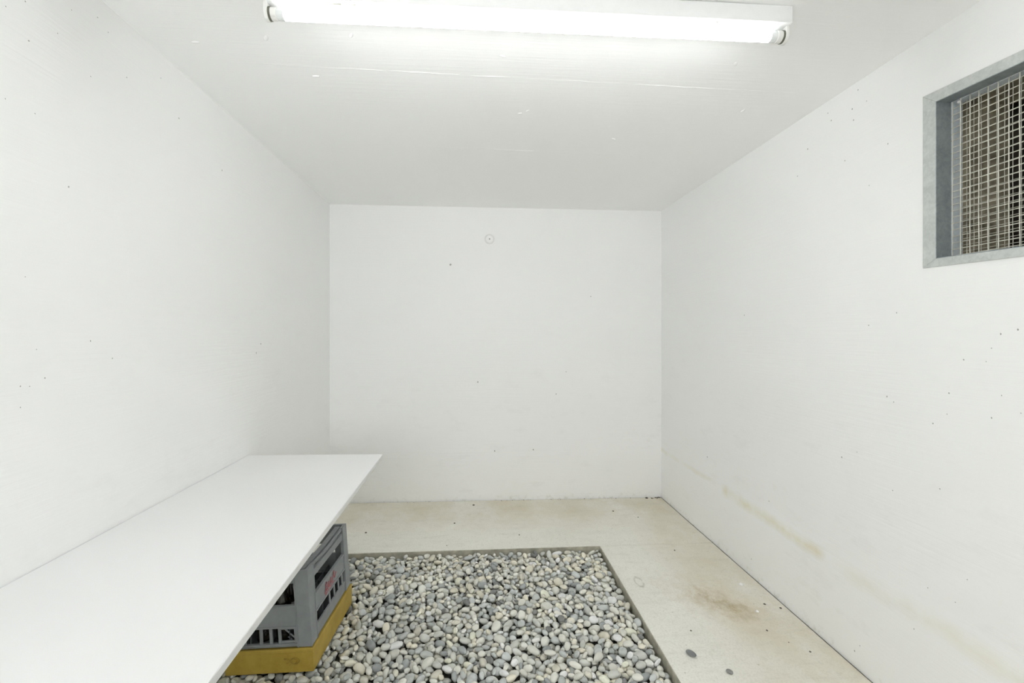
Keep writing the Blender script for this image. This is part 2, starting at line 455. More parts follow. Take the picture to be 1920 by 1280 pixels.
# little bare pits in the wall paint
PITS = {
 'L': [(-1.113, 1.206, 2.125, 0.0026), (-1.113, 1.159, 2.079, 0.0019), (-1.113, 1.336, 2.196, 0.0022), (-1.113, 1.423, 2.236, 0.0024), (-1.113, 1.462, 2.218, 0.0024), (-1.113, 1.294, 2.104, 0.0021), (-1.113, 1.215, 2.033, 0.0027), (-1.113, 1.399, 2.048, 0.0023), (-1.113, 1.536, 2.122, 0.0026), (-1.113, 1.695, 2.209, 0.0028), (-1.113, 1.158, 1.859, 0.0019), (-1.113, 1.231, 1.859, 0.002), (-1.113, 1.794, 2.113, 0.004), (-1.113, 2.087, 2.022, 0.0047), (-1.113, 1.327, 1.704, 0.0037), (-1.113, 1.206, 1.442, 0.002), (-1.113, 1.235, 1.261, 0.002), (-1.113, 1.398, 1.28, 0.0031), (-1.113, 1.478, 1.225, 0.0033), (-1.113, 1.258, 1.186, 0.0028), (-1.113, 1.194, 1.172, 0.0026), (-1.113, 1.217, 1.169, 0.002), (-1.113, 2.402, 1.204, 0.0068), (-1.113, 2.453, 1.249, 0.0056), (-1.113, 1.194, 1.12, 0.002)],
 'R': [(1.488, 1.674, 2.249, 0.0031), (1.488, 1.635, 2.186, 0.003), (1.488, 1.701, 2.188, 0.0042), (1.488, 1.825, 2.232, 0.0034), (1.488, 1.807, 2.192, 0.0045), (1.488, 1.695, 2.142, 0.0042), (1.488, 1.942, 2.128, 0.0048), (1.488, 1.546, 1.986, 0.0038), (1.488, 1.737, 1.998, 0.0032), (1.488, 1.624, 1.861, 0.003), (1.488, 2.007, 2.029, 0.0037), (1.488, 2.421, 1.404, 0.0044), (1.488, 1.512, 1.375, 0.0038), (1.488, 1.626, 1.333, 0.003), (1.488, 1.193, 1.3, 0.0038), (1.488, 1.152, 1.312, 0.0037), (1.488, 1.291, 1.222, 0.0033), (1.488, 1.23, 1.22, 0.0023), (1.488, 1.216, 1.259, 0.0023), (1.488, 1.334, 1.114, 0.0034), (1.488, 1.55, 1.074, 0.0039), (1.488, 1.523, 1.058, 0.0028), (1.488, 1.191, 1.126, 0.0023), (1.488, 1.34, 1.047, 0.0025), (1.488, 1.384, 1.009, 0.0035), (1.488, 1.216, 1.058, 0.0031), (1.488, 1.753, 0.8, 0.0043), (1.488, 1.679, 0.84, 0.0031), (1.488, 2.824, 0.513, 0.0068), (1.488, 1.145, 1.084, 0.0022), (1.488, 2.21, 0.454, 0.0041), (1.488, 1.527, 0.742, 0.0029), (1.488, 1.362, 0.804, 0.0034), (1.488, 1.281, 0.557, 0.0024), (1.488, 1.315, 0.468, 0.0025), (1.4855, 1.446, 0.301, 0.0027), (1.4855, 1.687, 0.059, 0.0042), (1.4855, 1.663, 0.096, 0.0031), (1.488, 1.401, 0.465, 0.0026), (1.4855, 2.354, 0.09, 0.0043)],
 'B': [(-0.189, 3.567, 1.841, 0.0104), (0.025, 3.564, 0.925, 0.0083), (0.721, 3.555, 1.002, 0.0063), (0.641, 3.556, 0.827, 0.0063), (0.156, 3.562, 0.383, 0.0084), (0.46, 3.558, 0.39, 0.0063), (0.918, 3.552, 1.598, 0.0063)]}
def pit_marks(key, nrm, parent, mat):
    nrm = Vector(nrm).normalized(); u = Vector((0, 0, 1)).cross(nrm).normalized(); v = Vector((0, 0, 1))
    bm = bmesh.new()
    for x, y, z, r in PITS[key]:
        c = Vector((x, y, z)); st = random.uniform(0.7, 1.0)
        ring = [bm.verts.new(c + nrm * 0.0002 + r * .85 * random.uniform(.7, 1.1) * (math.cos(a) * st * u + math.sin(a) * v)) for a in [k * math.pi / 4 for k in range(8)]]
        top = bm.verts.new(c + nrm * (0.0004 + r * 0.12))
        for k in range(8): bm.faces.new([ring[k], ring[(k + 1) % 8], top])
    mesh_obj('paint_pits', bm, mat, parent, kind='stuff')
pit_marks('L', (1, 0, 0), w_left, M['pit_mark'])
pit_marks('R', (-1, 0, 0), w_right, M['pit_mark'])
pit_marks('B', (-0.0138, -1, 0), w_back, M['pit_mark'])

# round plugged formwork hole on the end wall
PC = (0.1167, 3.5630, 2.0435)
bm = bmesh.new()
lathe(bm, [(0.040, 0.0006), (0.038, -0.0022), (0.031, -0.0026), (0.029, -0.0006), (0.026, -0.0006)], 28, 'Y', PC)
plug = mesh_obj('formwork_plug', bm, M['plug_ring'], w_back, smooth=False)
bm = bmesh.new(); lathe(bm, [(0.029, 0.0), (0.029, -0.0010), (0.024, -0.0030), (0.008, -0.0030), (0.0, -0.003)], 28, 'Y', PC)
mesh_obj('plug_face', bm, M['wall_back'], plug)
bm = bmesh.new(); lathe(bm, [(0.0062, -0.0010), (0.0062, -0.0036), (0.0, -0.0036)], 14, 'Y', PC)
mesh_obj('plug_hole', bm, M['pit_mark'], plug)

# ------------------------------------------------------------------ floor: slabs around the gravel pit
PX0, PX1, PY0, PY1 = -1.00, 0.768, 0.95, 2.755
fl = bpy.data.objects.new('floor', None); COL.objects.link(fl)
struct(fl, 'beige stained concrete floor strips around the gravel pit', 'floor')
G = 0.009
def slab(pts):
    bm = bmesh.new(); prism(bm, pts, -0.16, 0.0)
    return mesh_obj('concrete_slab', bm, M['concrete'], fl, bevel=0.0025)
J = 0.0012     # fine joint between the far strip and the right-hand strip
slab([(XL + G, PY1), (PX1 + 0.01, PY1 - 0.004), (XR - G, PY1 - 0.012), (XR - G, YR - G), (XL + G, YL - G)])
slab([(PX1, YN + G), (XR - G, YN + G), (XR - G, PY1 - 0.0145), (PX1, PY1 - 0.0065)])
slab([(XL + G, YN + G), (PX0, YN + G), (PX0, PY1 - 0.003), (XL + G, PY1 - 0.003)])
slab([(PX0 + .002, YN + G), (PX1 - .002, YN + G), (PX1 - .002, PY0), (PX0 + .002, PY0)])
bm = bmesh.new(); prism(bm, [(XL, YN), (XR, YN), (XR, YR), (XL, YL)], -0.20, -0.165)
mesh_obj('ground_slab', bm, M['soil'], fl)
# thin olive-beige strips, darker than the slab, lining the pit
def edging(pts):
    bm = bmesh.new(); prism(bm, pts, -0.075, -0.0012); mesh_obj('edging_strip', bm, M['edging'], fl)
e = 0.004
edging([(PX0 + .003, PY1 - .0035 - e), (PX1 - .0005, PY1 - .007 - e), (PX1 - .0005, PY1 - .0072), (PX0 + .003, PY1 - .0037)])
edging([(PX1 - .0005 - e, PY0 + .001), (PX1 - .0005, PY0 + .001), (PX1 - .0005, PY1 - .0075 - e), (PX1 - .0005 - e, PY1 - .0075 - e)])
edging([(PX0 + .0005, PY0 + .001), (PX0 + .0005 + e, PY0 + .001), (PX0 + .0005 + e, PY1 - .008 - e), (PX0 + .0005, PY1 - .008 - e)])
# dark sealant in the wall joints
bm = bmesh.new()
prism(bm, [(XR - G + .0002, YN), (XR, YN), (XR, YR), (XR - G + .0002, YR)], -0.10, -0.0035)
prism(bm, [(XL, YN), (XL + G - .0002, YN), (XL + G - .0002, YL), (XL, YL)], -0.10, -0.0035)
prism(bm, [(XL + G, YL - G - 0.0002), (XR - G, YR - G + .0002), (XR - G, YR), (XL + G, YL)], -0.10, -0.0035)
mesh_obj('joint_sealant', bm, M['joint'], fl)

def grit(pts, mat, name):
    bm = bmesh.new()
    for x, y, z, r in pts:
        t0 = random.uniform(0, 6.28); st = random.uniform(0.55, 1.0)
        def ring(rr, h): return [bm.verts.new((x + r * rr * (math.cos(t + t0) * st), y + r * rr * math.sin(t + t0) * random.uniform(.8, 1.1), h)) for t in [k * math.pi / 3 for k in range(6)]]
        A = ring(0.9, 0.0001); B = ring(1.0, r * .25); Cc = ring(0.5, r * .55)
        for P, Q in ((A, B), (B, Cc)):
            for k in range(6): bm.faces.new([P[k], P[(k + 1) % 6], Q[(k + 1) % 6], Q[k]])
        bm.faces.new(Cc)
    mesh_obj(name, bm, mat, fl, smooth=True, kind='stuff')
DARK = [(-0.008, 3.464, 0.0, 0.0101), (-0.138, 3.142, 0.0, 0.0073), (-0.71, 3.03, 0.0, 0.0087), (0.288, 2.931, 0.0, 0.0069), (1.014, 3.278, 0.0, 0.0078), (1.157, 3.158, 0.0, 0.0057), (-0.171, 2.813, 0.0, 0.0049), (1.359, 3.521, 0.0, 0.0127), (1.392, 2.101, 0.0, 0.0064), (1.279, 1.914, 0.0, 0.0058), (1.199, 2.66, 0.0, 0.0064), (0.946, 1.935, 0.0, 0.0047), (1.448, 2.066, 0.0, 0.0063), (1.37, 1.774, 0.0, 0.0055), (1.321, 1.834, 0.0, 0.0034)]
for k in range(22):     # crumbs swept into the far right corner
    a = abs(random.gauss(0, 0.045)); b = abs(random.gauss(0, 0.012))
    DARK.append((1.475 - a, YR - 0.012 - b, 0, random.uniform(.004, .009)))
for k in range(26):     # and along the foot of the end wall
    x = random.uniform(-0.6, 1.4); DARK.append((x, yb(x) - 0.012 - abs(random.gauss(0, .004)), 0, random.uniform(.002, .005)))
grit(DARK, M['dark_grit'], 'dark_crumbs')
grit([(1.38, 2.272, 0.0, 0.0124), (1.32, 2.047, 0.0, 0.01), (1.084, 3.5, 0.0, 0.0084), (0.52, 2.87, 0, .007)], M['pale_grit'], 'pale_crumbs')

# ------------------------------------------------------------------ gravel bed
bed = empty('gravel_bed', (0, 0, -0.16), 'bed of rounded grey pebbles in a rectangular pit in the concrete floor', 'gravel')
ZB = 0.16            # children are given in world height, lifted by this under the bed's origin
bm = bmesh.new(); prism(bm, [(PX0 + .001, PY0 + .001), (PX1 - .001, PY0 + .001), (PX1 - .001, PY1 - .008), (PX0 + .001, PY1 - .008)], 0.0, ZB - 0.0755)
mesh_obj('bed_base', bm, M['soil'], bed)

def stone_shape(seed, sub=2):
    r = np.random.default_rng(seed)
    bm = bmesh.new(); bmesh.ops.create_icosphere(bm, subdivisions=sub, radius=1.0)
    v = np.array([p.co[:] for p in bm.verts]); f = np.array([[q.index for q in t.verts] for t in bm.faces]); bm.free()
    rad = np.ones(len(v))
    for k in range(5):
        d = r.normal(size=3); d /= np.linalg.norm(d)
        rad += r.uniform(.03, .085) * np.cos(v @ d * r.uniform(1.4, 3.2) + r.uniform(0, 6.28))
    e = r.uniform(0.82, 1.0)
    w = np.sign(v) * np.abs(v) ** e
    w = w * rad[:, None]
    w /= np.abs(w).max(axis=0)
    return w, f
SHAPES = [stone_shape(100 + i) for i in range(10)]
TINTS = np.array([(.56, .565, .54), (.46, .475, .465), (.36, .385, .39), (.58, .56, .49), (.68, .68, .655), (.25, .27, .285), (.51, .50, .45), (.42, .445, .465), (.16, .165, .17)])
TW = np.array([.24, .20, .11, .12, .07, .05, .09, .10, .02]); TW /= TW.sum()

def rot_matrix(yaw, tilt, roll):
    return np.array(Euler((tilt, roll, yaw), 'XYZ').to_matrix())

TRAY_M = (Matrix.Translation((-0.6284, 1.8103, 0.0889)) @ (Matrix.Rotation(-0.0564, 4, 'Z') @ Matrix.Rotation(-0.0054, 4, 'X') @ Matrix.Rotation(-0.0465, 4, 'Y')))
def tray_bottom(x, y):
    n = TRAY_M.to_3x3() @ Vector((0, 0, 1)); p = TRAY_M @ Vector((0, 0, -0.094))
    return p.z - (n.x * (x - p.x) + n.y * (y - p.y)) / n.z
def deposit():
    g = 0.003
    nx, ny = int((PX1 - PX0 - .006) / g), int((PY1 - PY0 - .012) / g)
    H = np.full((nx, ny), -0.062)
    stones = []
    fails = 0; it = 0
    lim_hi = 0.005
    while fails < 260 and it < 9000:
        it += 1
        a = float(np.clip(RNG.lognormal(math.log(0.0195), 0.24), .011, .031))
        b = a * RNG.uniform(.52, .86); c = a * RNG.uniform(.38, .62)
        best = None
        for rtry in range(2):
            Rm = rot_matrix(RNG.uniform(0, 6.283), RNG.normal(0, .38), RNG.normal(0, .38))
            Bm = Rm @ np.diag([a * a, b * b, c * c]) @ Rm.T
            A = np.linalg.inv(Bm)
            hx, hy, hz = math.sqrt(Bm[0, 0]), math.sqrt(Bm[1, 1]), math.sqrt(Bm[2, 2])
            ix, iy = int(hx / g), int(hy / g)
            dx = (np.arange(-ix, ix + 1) * g)[:, None]; dy = (np.arange(-iy, iy + 1) * g)[None, :]
            q1 = (A[0, 2] * dx + A[1, 2] * dy) / A[2, 2]
            q0 = (A[0, 0] * dx * dx + 2 * A[0, 1] * dx * dy + A[1, 1] * dy * dy - 1) / A[2, 2]
            disc = q1 * q1 - q0
            m = disc > 0
            sq = np.sqrt(np.where(m, disc, 0))
            zl = np.where(m, -q1 - sq, 1e3); zu = np.where(m, -q1 + sq, -1e3)
            for k in range(7):
                cx = RNG.integers(ix + 1, nx - ix - 1); cy = RNG.integers(iy + 1, ny - iy - 1)
                sub = H[cx - ix:cx + ix + 1, cy - iy:cy + iy + 1]
                z = float((sub - zl).max())
                # let neighbours nest a little: real stones are not ellipsoids
                z -= 0.0012
                if best is None or z + .3 * hz < best[0]:
                    best = (z + .3 * hz, z, cx, cy, ix, iy, zu, Rm, hz)
        _, z, cx, cy, ix, iy, zu, Rm, hz = best
        px, py = PX0 + (cx + .5) * g, PY0 + (cy + .5) * g
        lim = lim_hi - RNG.uniform(0, .014)
        if -1.04 < px < -0.60 and 1.74 < py < 2.32:          # stones pressed down under the tray
            lim = min(lim, tray_bottom(px, py) - .0015 - 0.02 * max(hx, hy))
        if z + hz > lim:
            fails += 1; continue
        fails = max(0, fails - 2)
        sub = H[cx - ix:cx + ix + 1, cy - iy:cy + iy + 1]
        np.maximum(sub, z + zu, out=sub)
        stones.append([PX0 + (cx + .5) * g, PY0 + (cy + .5) * g, z, Rm, (a, b, c), cx, cy, ix, iy, zu])
    keep = []
    for s in stones:           # stones wholly buried under others are not needed
        x, y, z, Rm, abc, cx, cy, ix, iy, zu = s
        sub = H[cx - ix:cx + ix + 1, cy - iy:cy + iy + 1]
        vis = ((z + zu) >= sub - 0.001).sum()
        if vis >= 3: keep.append(s[:5] + [vis])
    return keep
STONES = deposit()

# the 300 that show largest to the viewpoint are single pebbles, the rest one mass
th = math.atan(57.0 / 853.0)
FW = np.array([math.sin(th), math.cos(th), 0.0]); RT = np.array([math.cos(th), -math.sin(th), 0.0])
def seen_size(s):
    p = np.array([s[0], s[1], s[2] - EYE]); d = p @ FW
    u = 947 + 853 * (p @ RT) / d; v = 626 - 853 * p[2] / d
    if not (5 < u < 1915 and v < 1272): return 0.0
    t = (0.704 - EYE) / p[2]
    if p[0] * t < -0.452 and p[1] * t < 2.30: return 0.0        # under the tabletop
    if s[0] < -0.60: return 0.0                                  # behind the crate
    return s[5] / (d * d)
order = sorted(range(len(STONES)), key=lambda i: -seen_size(STONES[i]))
single = set(order[:300])

stone_meshes = []
for i, (w, f) in enumerate(SHAPES):
    me = bpy.data.meshes.new('pebble'); me.from_pydata(w.tolist(), [], f.tolist()); me.materials.append(M['pebble'])
    me.polygons.foreach_set('use_smooth', [True] * len(me.polygons)); stone_meshes.append(me)

def pick_tint(x, y):
    w = TW.copy()
    if y > 2.35: w[[3, 6]] *= 1.7; w /= w.sum()
    t = TINTS[RNG.choice(len(TINTS), p=w)] * np.array((1.02, 1.0, .95)) * RNG.uniform(1.22, 1.60)
    return np.clip(t, 0, .88)
vs, fs, cs = [], [], []; off = 0
for i, s in enumerate(STONES):
    x, y, z, Rm, abc, vis = s
    k = int(RNG.integers(len(SHAPES))); tint = pick_tint(x, y)
    if i in single:
        o = bpy.data.objects.new('pebble', stone_meshes[k]); COL.objects.link(o); o.parent = bed
        mt = Matrix(Rm.tolist()).to_4x4()
        o.matrix_local = Matrix.Translation((x, y, z + ZB)) @ mt @ Matrix.Diagonal((abc[0], abc[1], abc[2], 1))
        o.color = (float(tint[0]), float(tint[1]), float(tint[2]), 1)
    else:
        w, f = SHAPES[k]
        v = (w * np.array(abc)) @ Rm.T + np.array([x, y, z + ZB])
        vs.append(v); fs.append(f + off); off += len(v)
        cs.append(np.tile(np.append(tint, 1.0), (len(v), 1)))
V = np.concatenate(vs); Fc = np.concatenate(fs); Cc = np.concatenate(cs)
me = bpy.data.meshes.new('gravel')
me.vertices.add(len(V)); me.vertices.foreach_set('co', V.ravel())
me.loops.add(Fc.size); me.loops.foreach_set('vertex_index', Fc.ravel().astype(np.int32))
me.polygons.add(len(Fc)); me.polygons.foreach_set('loop_start', (np.arange(len(Fc)) * 3).astype(np.int32))
me.polygons.foreach_set('use_smooth', np.ones(len(Fc), dtype=bool))
me.update(calc_edges=True)
at = me.attributes.new('stone_tint', 'FLOAT_COLOR', 'POINT'); at.data.foreach_set('color', Cc.astype(np.float32).ravel())
me.materials.append(M['gravel'])
go = bpy.data.objects.new('gravel', me); COL.objects.link(go); go.parent = bed; go['kind'] = 'stuff'
print('stones', len(STONES), 'tris', len(Fc))

# two strays on the concrete
def stray(x, y, abc, yaw, shape, tint, label):
    me = stone_meshes[shape]
    o = bpy.data.objects.new('stray_pebble', me); COL.objects.link(o)
    o.matrix_world = Matrix.Translation((x, y, abc[2] * 0.97)) @ Matrix.Rotation(yaw, 4, 'Z') @ Matrix.Diagonal((*abc, 1))
    o.color = (*tint, 1)
    tag(o, label, 'pebble')
stray(0.873, 1.788, (0.024, 0.0125, 0.010), math.radians(118), 3, (.20, .21, .215), 'larger dark grey pebble lying loose on the concrete right of the gravel')
stray(0.975, 1.682, (0.013, 0.009, 0.007), math.radians(130), 6, (.26, .26, .25), 'smaller grey pebble lying loose on the concrete nearest the viewer')

# ------------------------------------------------------------------ vent window in the right wall
win = bpy.data.objects.new('window_1', None); COL.objects.link(win); win.location = (XR, WY1, 1.54)
struct(win, 'galvanised steel vent window with wire mesh in the right wall', 'window')
WO = Vector((XR, WY1, 1.54))
def wpart(name, bm, mat, bevel=0.0, kind=None):
    bmesh.ops.translate(bm, verts=bm.verts, vec=-WO)
    return mesh_obj(name, bm, mat, win, bevel=bevel, kind=kind)
FWD = 0.043       # flange width
FT = 0.004        # flange stands proud of the wall
oy1, oy0 = WY1 + FWD, WY0 - FWD
def quad_prism(bm, x0, x1, pts):     # pts in (y, z)
    A = [bm.verts.new((x0, y, z)) for y, z in pts]; B = [bm.verts.new((x1, y, z)) for y, z in pts]
    n = len(pts)
    bm.faces.new(A); bm.faces.new(B[::-1])
    for i in range(n): bm.faces.new([A[i], B[i], B[(i + 1) % n], A[(i + 1) % n]])
def ot(y): return 2.087 - (1.415 - y) * 0.056
def ob(y): return 1.518 - (1.415 - y) * 0.026
for pts in ([(oy1, ob(oy1)), (oy1, ot(oy1)), (WY1, wz_top(WY1)), (WY1, wz_bot(WY1))],
            [(oy0, ob(oy0)), (oy0, ot(oy0)), (WY0, wz_top(WY0)), (WY0, wz_bot(WY0))],
            [(oy1, ot(oy1)), (oy0, ot(oy0)), (WY0, wz_top(WY0)), (WY1, wz_top(WY1))],
            [(oy1, ob(oy1)), (oy0, ob(oy0)), (WY0, wz_bot(WY0)), (WY1, wz_bot(WY1))]):
    bm = bmesh.new(); quad_prism(bm, XR - FT, XR + 0.0005, pts)
    wpart('frame_flange', bm, M['galv'], bevel=0.0012)
S1 = XR + 0.047      # depth of the steel sleeve, where the first mesh sits
S2 = XR + 0.086      # pale rim between the two meshes
def sleeve(x0, x1, t, mat, name):
    for side in range(4):
        bm = bmesh.new()
        if side < 2:
            y = WY1 if side == 0 else WY0; d = -t if side == 0 else t
            quad_prism(bm, x0, x1, [(y, wz_bot(y)), (y, wz_top(y)), (y + d, wz_top(y)), (y + d, wz_bot(y))])
        else:
            fz = wz_top if side == 2 else wz_bot; d = -t if side == 2 else t
            quad_prism(bm, x0, x1, [(WY1 - t, fz(WY1)), (WY0 + t, fz(WY0)), (WY0 + t, fz(WY0) + d), (WY1 - t, fz(WY1) + d)])
        wpart(name, bm, mat)
sleeve(XR - FT + .0005, S1, 0.0022, M['galv_dark'], 'frame_jamb')
sleeve(S1 + .0025, S2, 0.0030, M['galv_pale'], 'mesh_rim')
def wire_grid(x, sy, sz, r, dy, dz, wav):
    bm = bmesh.new()
    y = WY1 - dy
    while y > WY0 + .004:
        pts = []; n = 14
        for i in range(n + 1):
            z = wz_bot(y) + (wz_top(y) - wz_bot(y)) * i / n
            pts.append((x + random.uniform(-wav, wav), y + random.uniform(-wav, wav), z))
        tube(bm, pts, r, 5); y -= sy * random.uniform(.94, 1.06)
    z = 1.50 + dz
    while z < 2.05:
        ys = [WY1 - (WY1 - WY0) * i / 16 for i in range(17)]
        pts = [(x + r * 1.5 + random.uniform(-wav, wav), yy, z + random.uniform(-wav, wav)) for yy in ys if wz_bot(yy) < z < wz_top(yy)]
        if len(pts) > 2: tube(bm, pts, r, 5)
        z += sz * random.uniform(.97, 1.03)
    return bm
wpart('wire_mesh', wire_grid(S1 + .001, .0260, .0205, .0015, .006, .010, .0005), M['wire'])
wpart('insect_mesh', wire_grid(S2 - .008, .0205, .0205, .0010, .003, .004, .0006), M['fly_wire'])
# a bent tie clip at the top corner
bm = bmesh.new(); lathe(bm, [(0.0, -.004), (.004, -.003), (.005, 0), (.004, .003), (0, .004)], 10, 'X', (S1 - .002, WY1 - .028, wz_top(WY1 - .028) - .012))
wpart('tie_clip', bm, M['paper'])
# unpainted reveal and light shaft behind the meshes
for side in range(4):
    bm = bmesh.new(); t = 0.004; a, b = S2 + .001, XR + T
    if side < 2:
        y = WY1 if side == 0 else WY0; d = -t if side == 0 else t
        quad_prism(bm, a, b, [(y, wz_bot(y)), (y, wz_top(y)), (y + d, wz_top(y)), (y + d, wz_bot(y))])
    else:
        fz = wz_top if side == 2 else wz_bot; d = -t if side == 2 else t
        quad_prism(bm, a, b, [(WY1 - t, fz(WY1)), (WY0 + t, fz(WY0)), (WY0 + t, fz(WY0) + d), (WY1 - t, fz(WY1) + d)])
    wpart('shaft_reveal', bm, M['shaft'])
bm = bmesh.new()
x0, x1 = XR + T + .001, XR + T + 0.42
ya, ybb, za, zb = WY0 - .15, WY1 + .12, 1.25, 2.38
box(bm, (x1, ya, za), (x1 + .05, ybb, zb))
box(bm, (x0, ya - .05, za), (x1 + .05, ya, zb)); box(bm, (x0, ybb, za), (x1 + .05, ybb + .05, zb))
box(bm, (x0, ya - .05, za - .05), (x1 + .05, ybb + .05, za))
box(bm, (x0, ya - .05, zb), (x1 + .05, ybb + .05, zb + .05))
wpart('light_shaft', bm, M['shaft_dark'])

# ------------------------------------------------------------------ fluorescent batten on the ceiling
LX0, LX1 = -0.592, 0.952
LZ = 2.2105; LY0, LY1 = 1.337, 1.337
lamp = empty('fluorescent_lamp', ((LX0 + LX1) / 2, 1.337, 2.287), 'white ceiling batten lamp with one lit fluorescent tube', 'lamp')
LO = Vector(lamp.location)
def lpart(name, bm, mat, parent=None, **kw):
    bmesh.ops.translate(bm, verts=bm.verts, vec=-LO)
    return mesh_obj(name, bm, mat, parent or lamp, **kw)
hy0, hy1 = 1.3025, 1.3950  # hidden far side widened to shade the ceiling beyond
bm = bmesh.new(); box(bm, (LX0, hy0, 2.233), (LX1, hy1, 2.2845)); lpart('housing', bm, M['housing'], bevel=0.003)
bm = bmesh.new(); box(bm, (LX0 + .03, hy0 + .012, 2.2845), (LX1 - .03, hy1 - .012, zc(LX0) - .001)); lpart('gap_shadow_strip', bm, M['dark_gap'])  # dark strip stands in for the shadow line between housing and ceiling
def holder(x, s):
    """rounded lampholder: arch plate, turning ring, pin slot"""
    bm = bmesh.new()
    pts = [(-.0205, .0235)] + [(-.0205 * math.cos(a), -.0215 * math.sin(a)) for a in [k * math.pi / 14 for k in range(15)]] + [(.0205, .0235)]
    A = [bm.verts.new((x, 1.337 + p, LZ + q)) for p, q in pts]; B = [bm.verts.new((x + s * .010, 1.337 + p, LZ + q)) for p, q in pts]
    bm.faces.new(A); bm.faces.new(B[::-1])
    for i in range(len(pts)): j = (i + 1) % len(pts); bm.faces.new([A[i], B[i], B[j], A[j]])
    h = lpart('lampholder', bm, M['plastic_white'], bevel=0.0015)
    bm = bmesh.new(); lathe(bm, [(.0185, s * .010), (.0185, s * .0150), (.0165, s * .0160)], 24, 'X', (x, 1.337, LZ)); lpart('turning_ring', bm, M['dark_gap'], h)
    bm = bmesh.new(); lathe(bm, [(.0172, s * .0161), (.0172, s * .030), (.0155, s * .032)], 24, 'X', (x, 1.337, LZ)); lpart('holder_sleeve', bm, M['plastic_white'], h)
    return h
holder(LX0, 1); holder(LX1, -1)
RT_ = 0.0155
bm = bmesh.new(); lathe(bm, [(RT_ - .001, LX0 + .052), (RT_, LX0 + .053), (RT_, LX1 - .053), (RT_ - .001, LX1 - .052)], 28, 'X', (0, 1.337, LZ))
tb = lpart('fluorescent_tube', bm, M['glow'], smooth=True)
for x, s in ((LX0 + .032, 1), (LX1 - .032, -1)):
    bm = bmesh.new(); lathe(bm, [(.0150, s * .0002), (.0156, s * .004), (.0156, s * .0195)], 24, 'X', (x, 1.337, LZ)); lpart('tube_end', bm, M['clear_end'], tb)
bm = bmesh.new(); lathe(bm, [(0.0, -.0035), (.0035, -.003), (.0042, 0)], 12, 'Z', (0.7235, 1.317, 2.2332)); lpart('housing_screw', bm, M['dark_gap'])
for xx, ww in ((-0.402, .026), (-0.345, .009)):
    bm = bmesh.new(); prism(bm, [(xx, hy0 + .012), (xx + ww, hy0 + .012), (xx + ww * .8, hy0 + .018), (xx + ww * .15, hy0 + .018)], 2.2300, 2.2332)
    lpart('rating_mark', bm, M['print'])

# ------------------------------------------------------------------ white tabletop along the left wall
tab = empty('work_table', (XL, 1.30, 0.0), 'long white laminate tabletop fixed along the left wall', 'table')
TO = Vector(tab.location)
def tpart(name, bm, mat, **kw):
    bmesh.ops.translate(bm, verts=bm.verts, vec=-TO)
    return mesh_obj(name, bm, mat, tab, **kw)
TZ = 0.704; TT = 0.019
TP = [(XL + .0025, -0.20), (-0.4545, -0.20), (-0.4560, 2.294), (XL + .0025, 2.318)]  # near end lengthened out of view to keep light off the crate
bm = bmesh.new(); prism(bm, TP, TZ - TT, TZ); tpart('board', bm, M['laminate'], bevel=0.0012)
bm = bmesh.new(); prism(bm, [(-0.4543, -0.20), (-0.4536, -0.20), (-0.4551, 2.294), (-0.4558, 2.294)], TZ - TT + .0012, TZ - .0014); tpart('edge_band', bm, M['edge_band'])
for y in (0.35, 1.05, 1.75):
    bm = bmesh.new()
    box(bm, (XL + .001, y - .015, TZ - TT - .004), (XL + .36, y + .015, TZ - TT))
    box(bm, (XL + .0003, y - .015, TZ - TT - .26), (XL + .004, y + .015, TZ - TT))
    d = bmesh.new()
    prism_pts = [(XL + .004, TZ - TT - .24), (XL + .02, TZ - TT - .24), (XL + .33, TZ - TT - .004), (XL + .30, TZ - TT - .004)]
    A = [bm.verts.new((p, y - .003, q)) for p, q in prism_pts]; B = [bm.verts.new((p, y + .003, q)) for p, q in prism_pts]
    bm.faces.new(A); bm.faces.new(B[::-1])
    for i in range(4): bm.faces.new([A[i], B[i], B[(i + 1) % 4], A[(i + 1) % 4]])
    d.free()
    tpart('wall_bracket', bm, M['bracket'])

# ------------------------------------------------------------------ yellow tray and grey bottle crate under the table
ROT = Euler((-0.0054, -0.0465, -0.0564), 'XYZ')
CM = Matrix.Translation((-0.6284, 1.8103, 0.0889)) @ (Matrix.Rotation(-0.0564, 4, 'Z') @ Matrix.Rotation(-0.0054, 4, 'X') @ Matrix.Rotation(-0.0465, 4, 'Y'))
CLn, CWd, CHt = 0.446, 0.335, 0.295       # along y, along -x, height
def placed(name, label, cat, local=(0, 0, 0), group=None):
    o = empty(name, (0, 0, 0), label, cat, group=group)
    o.matrix_world = CM @ Matrix.Translation(local)
    return o
# tray: open shallow box, slightly flared, rim lip
tray = placed('yellow_tray', 'shallow yellow plastic tray on the gravel under the grey crate', 'tray', (0.006, -0.006, -0.0940))
TH = 0.0925; tl, tw = CLn + .012, CWd + .012; w = .006
bm = bmesh.new()
def fr(bm, x0, x1, y0, y1, z0, z1, fl=0.0):
    """ring wall of thickness w, bottom drawn in by fl"""
    def q(ins, z, f): return [bm.verts.new(p) for p in ((x0 + ins + f, y0 + ins + f, z), (x1 - ins - f, y0 + ins + f, z), (x1 - ins - f, y1 - ins - f, z), (x0 + ins + f, y1 - ins - f, z))]
    a, b, c, d = q(0, z0, fl), q(0, z1, 0), q(w, z1, 0), q(w, z0, fl)
    for P, Q in ((a, b), (b, c), (c, d), (d, a)):
        for i in range(4): j = (i + 1) % 4; bm.faces.new([P[i], P[j], Q[j], Q[i]])
fr(bm, -tw, 0, 0, tl, 0.0, TH - .014, 0.003)
mesh_obj('tray_wall', bm, M['yellow'], tray, bevel=.0015)
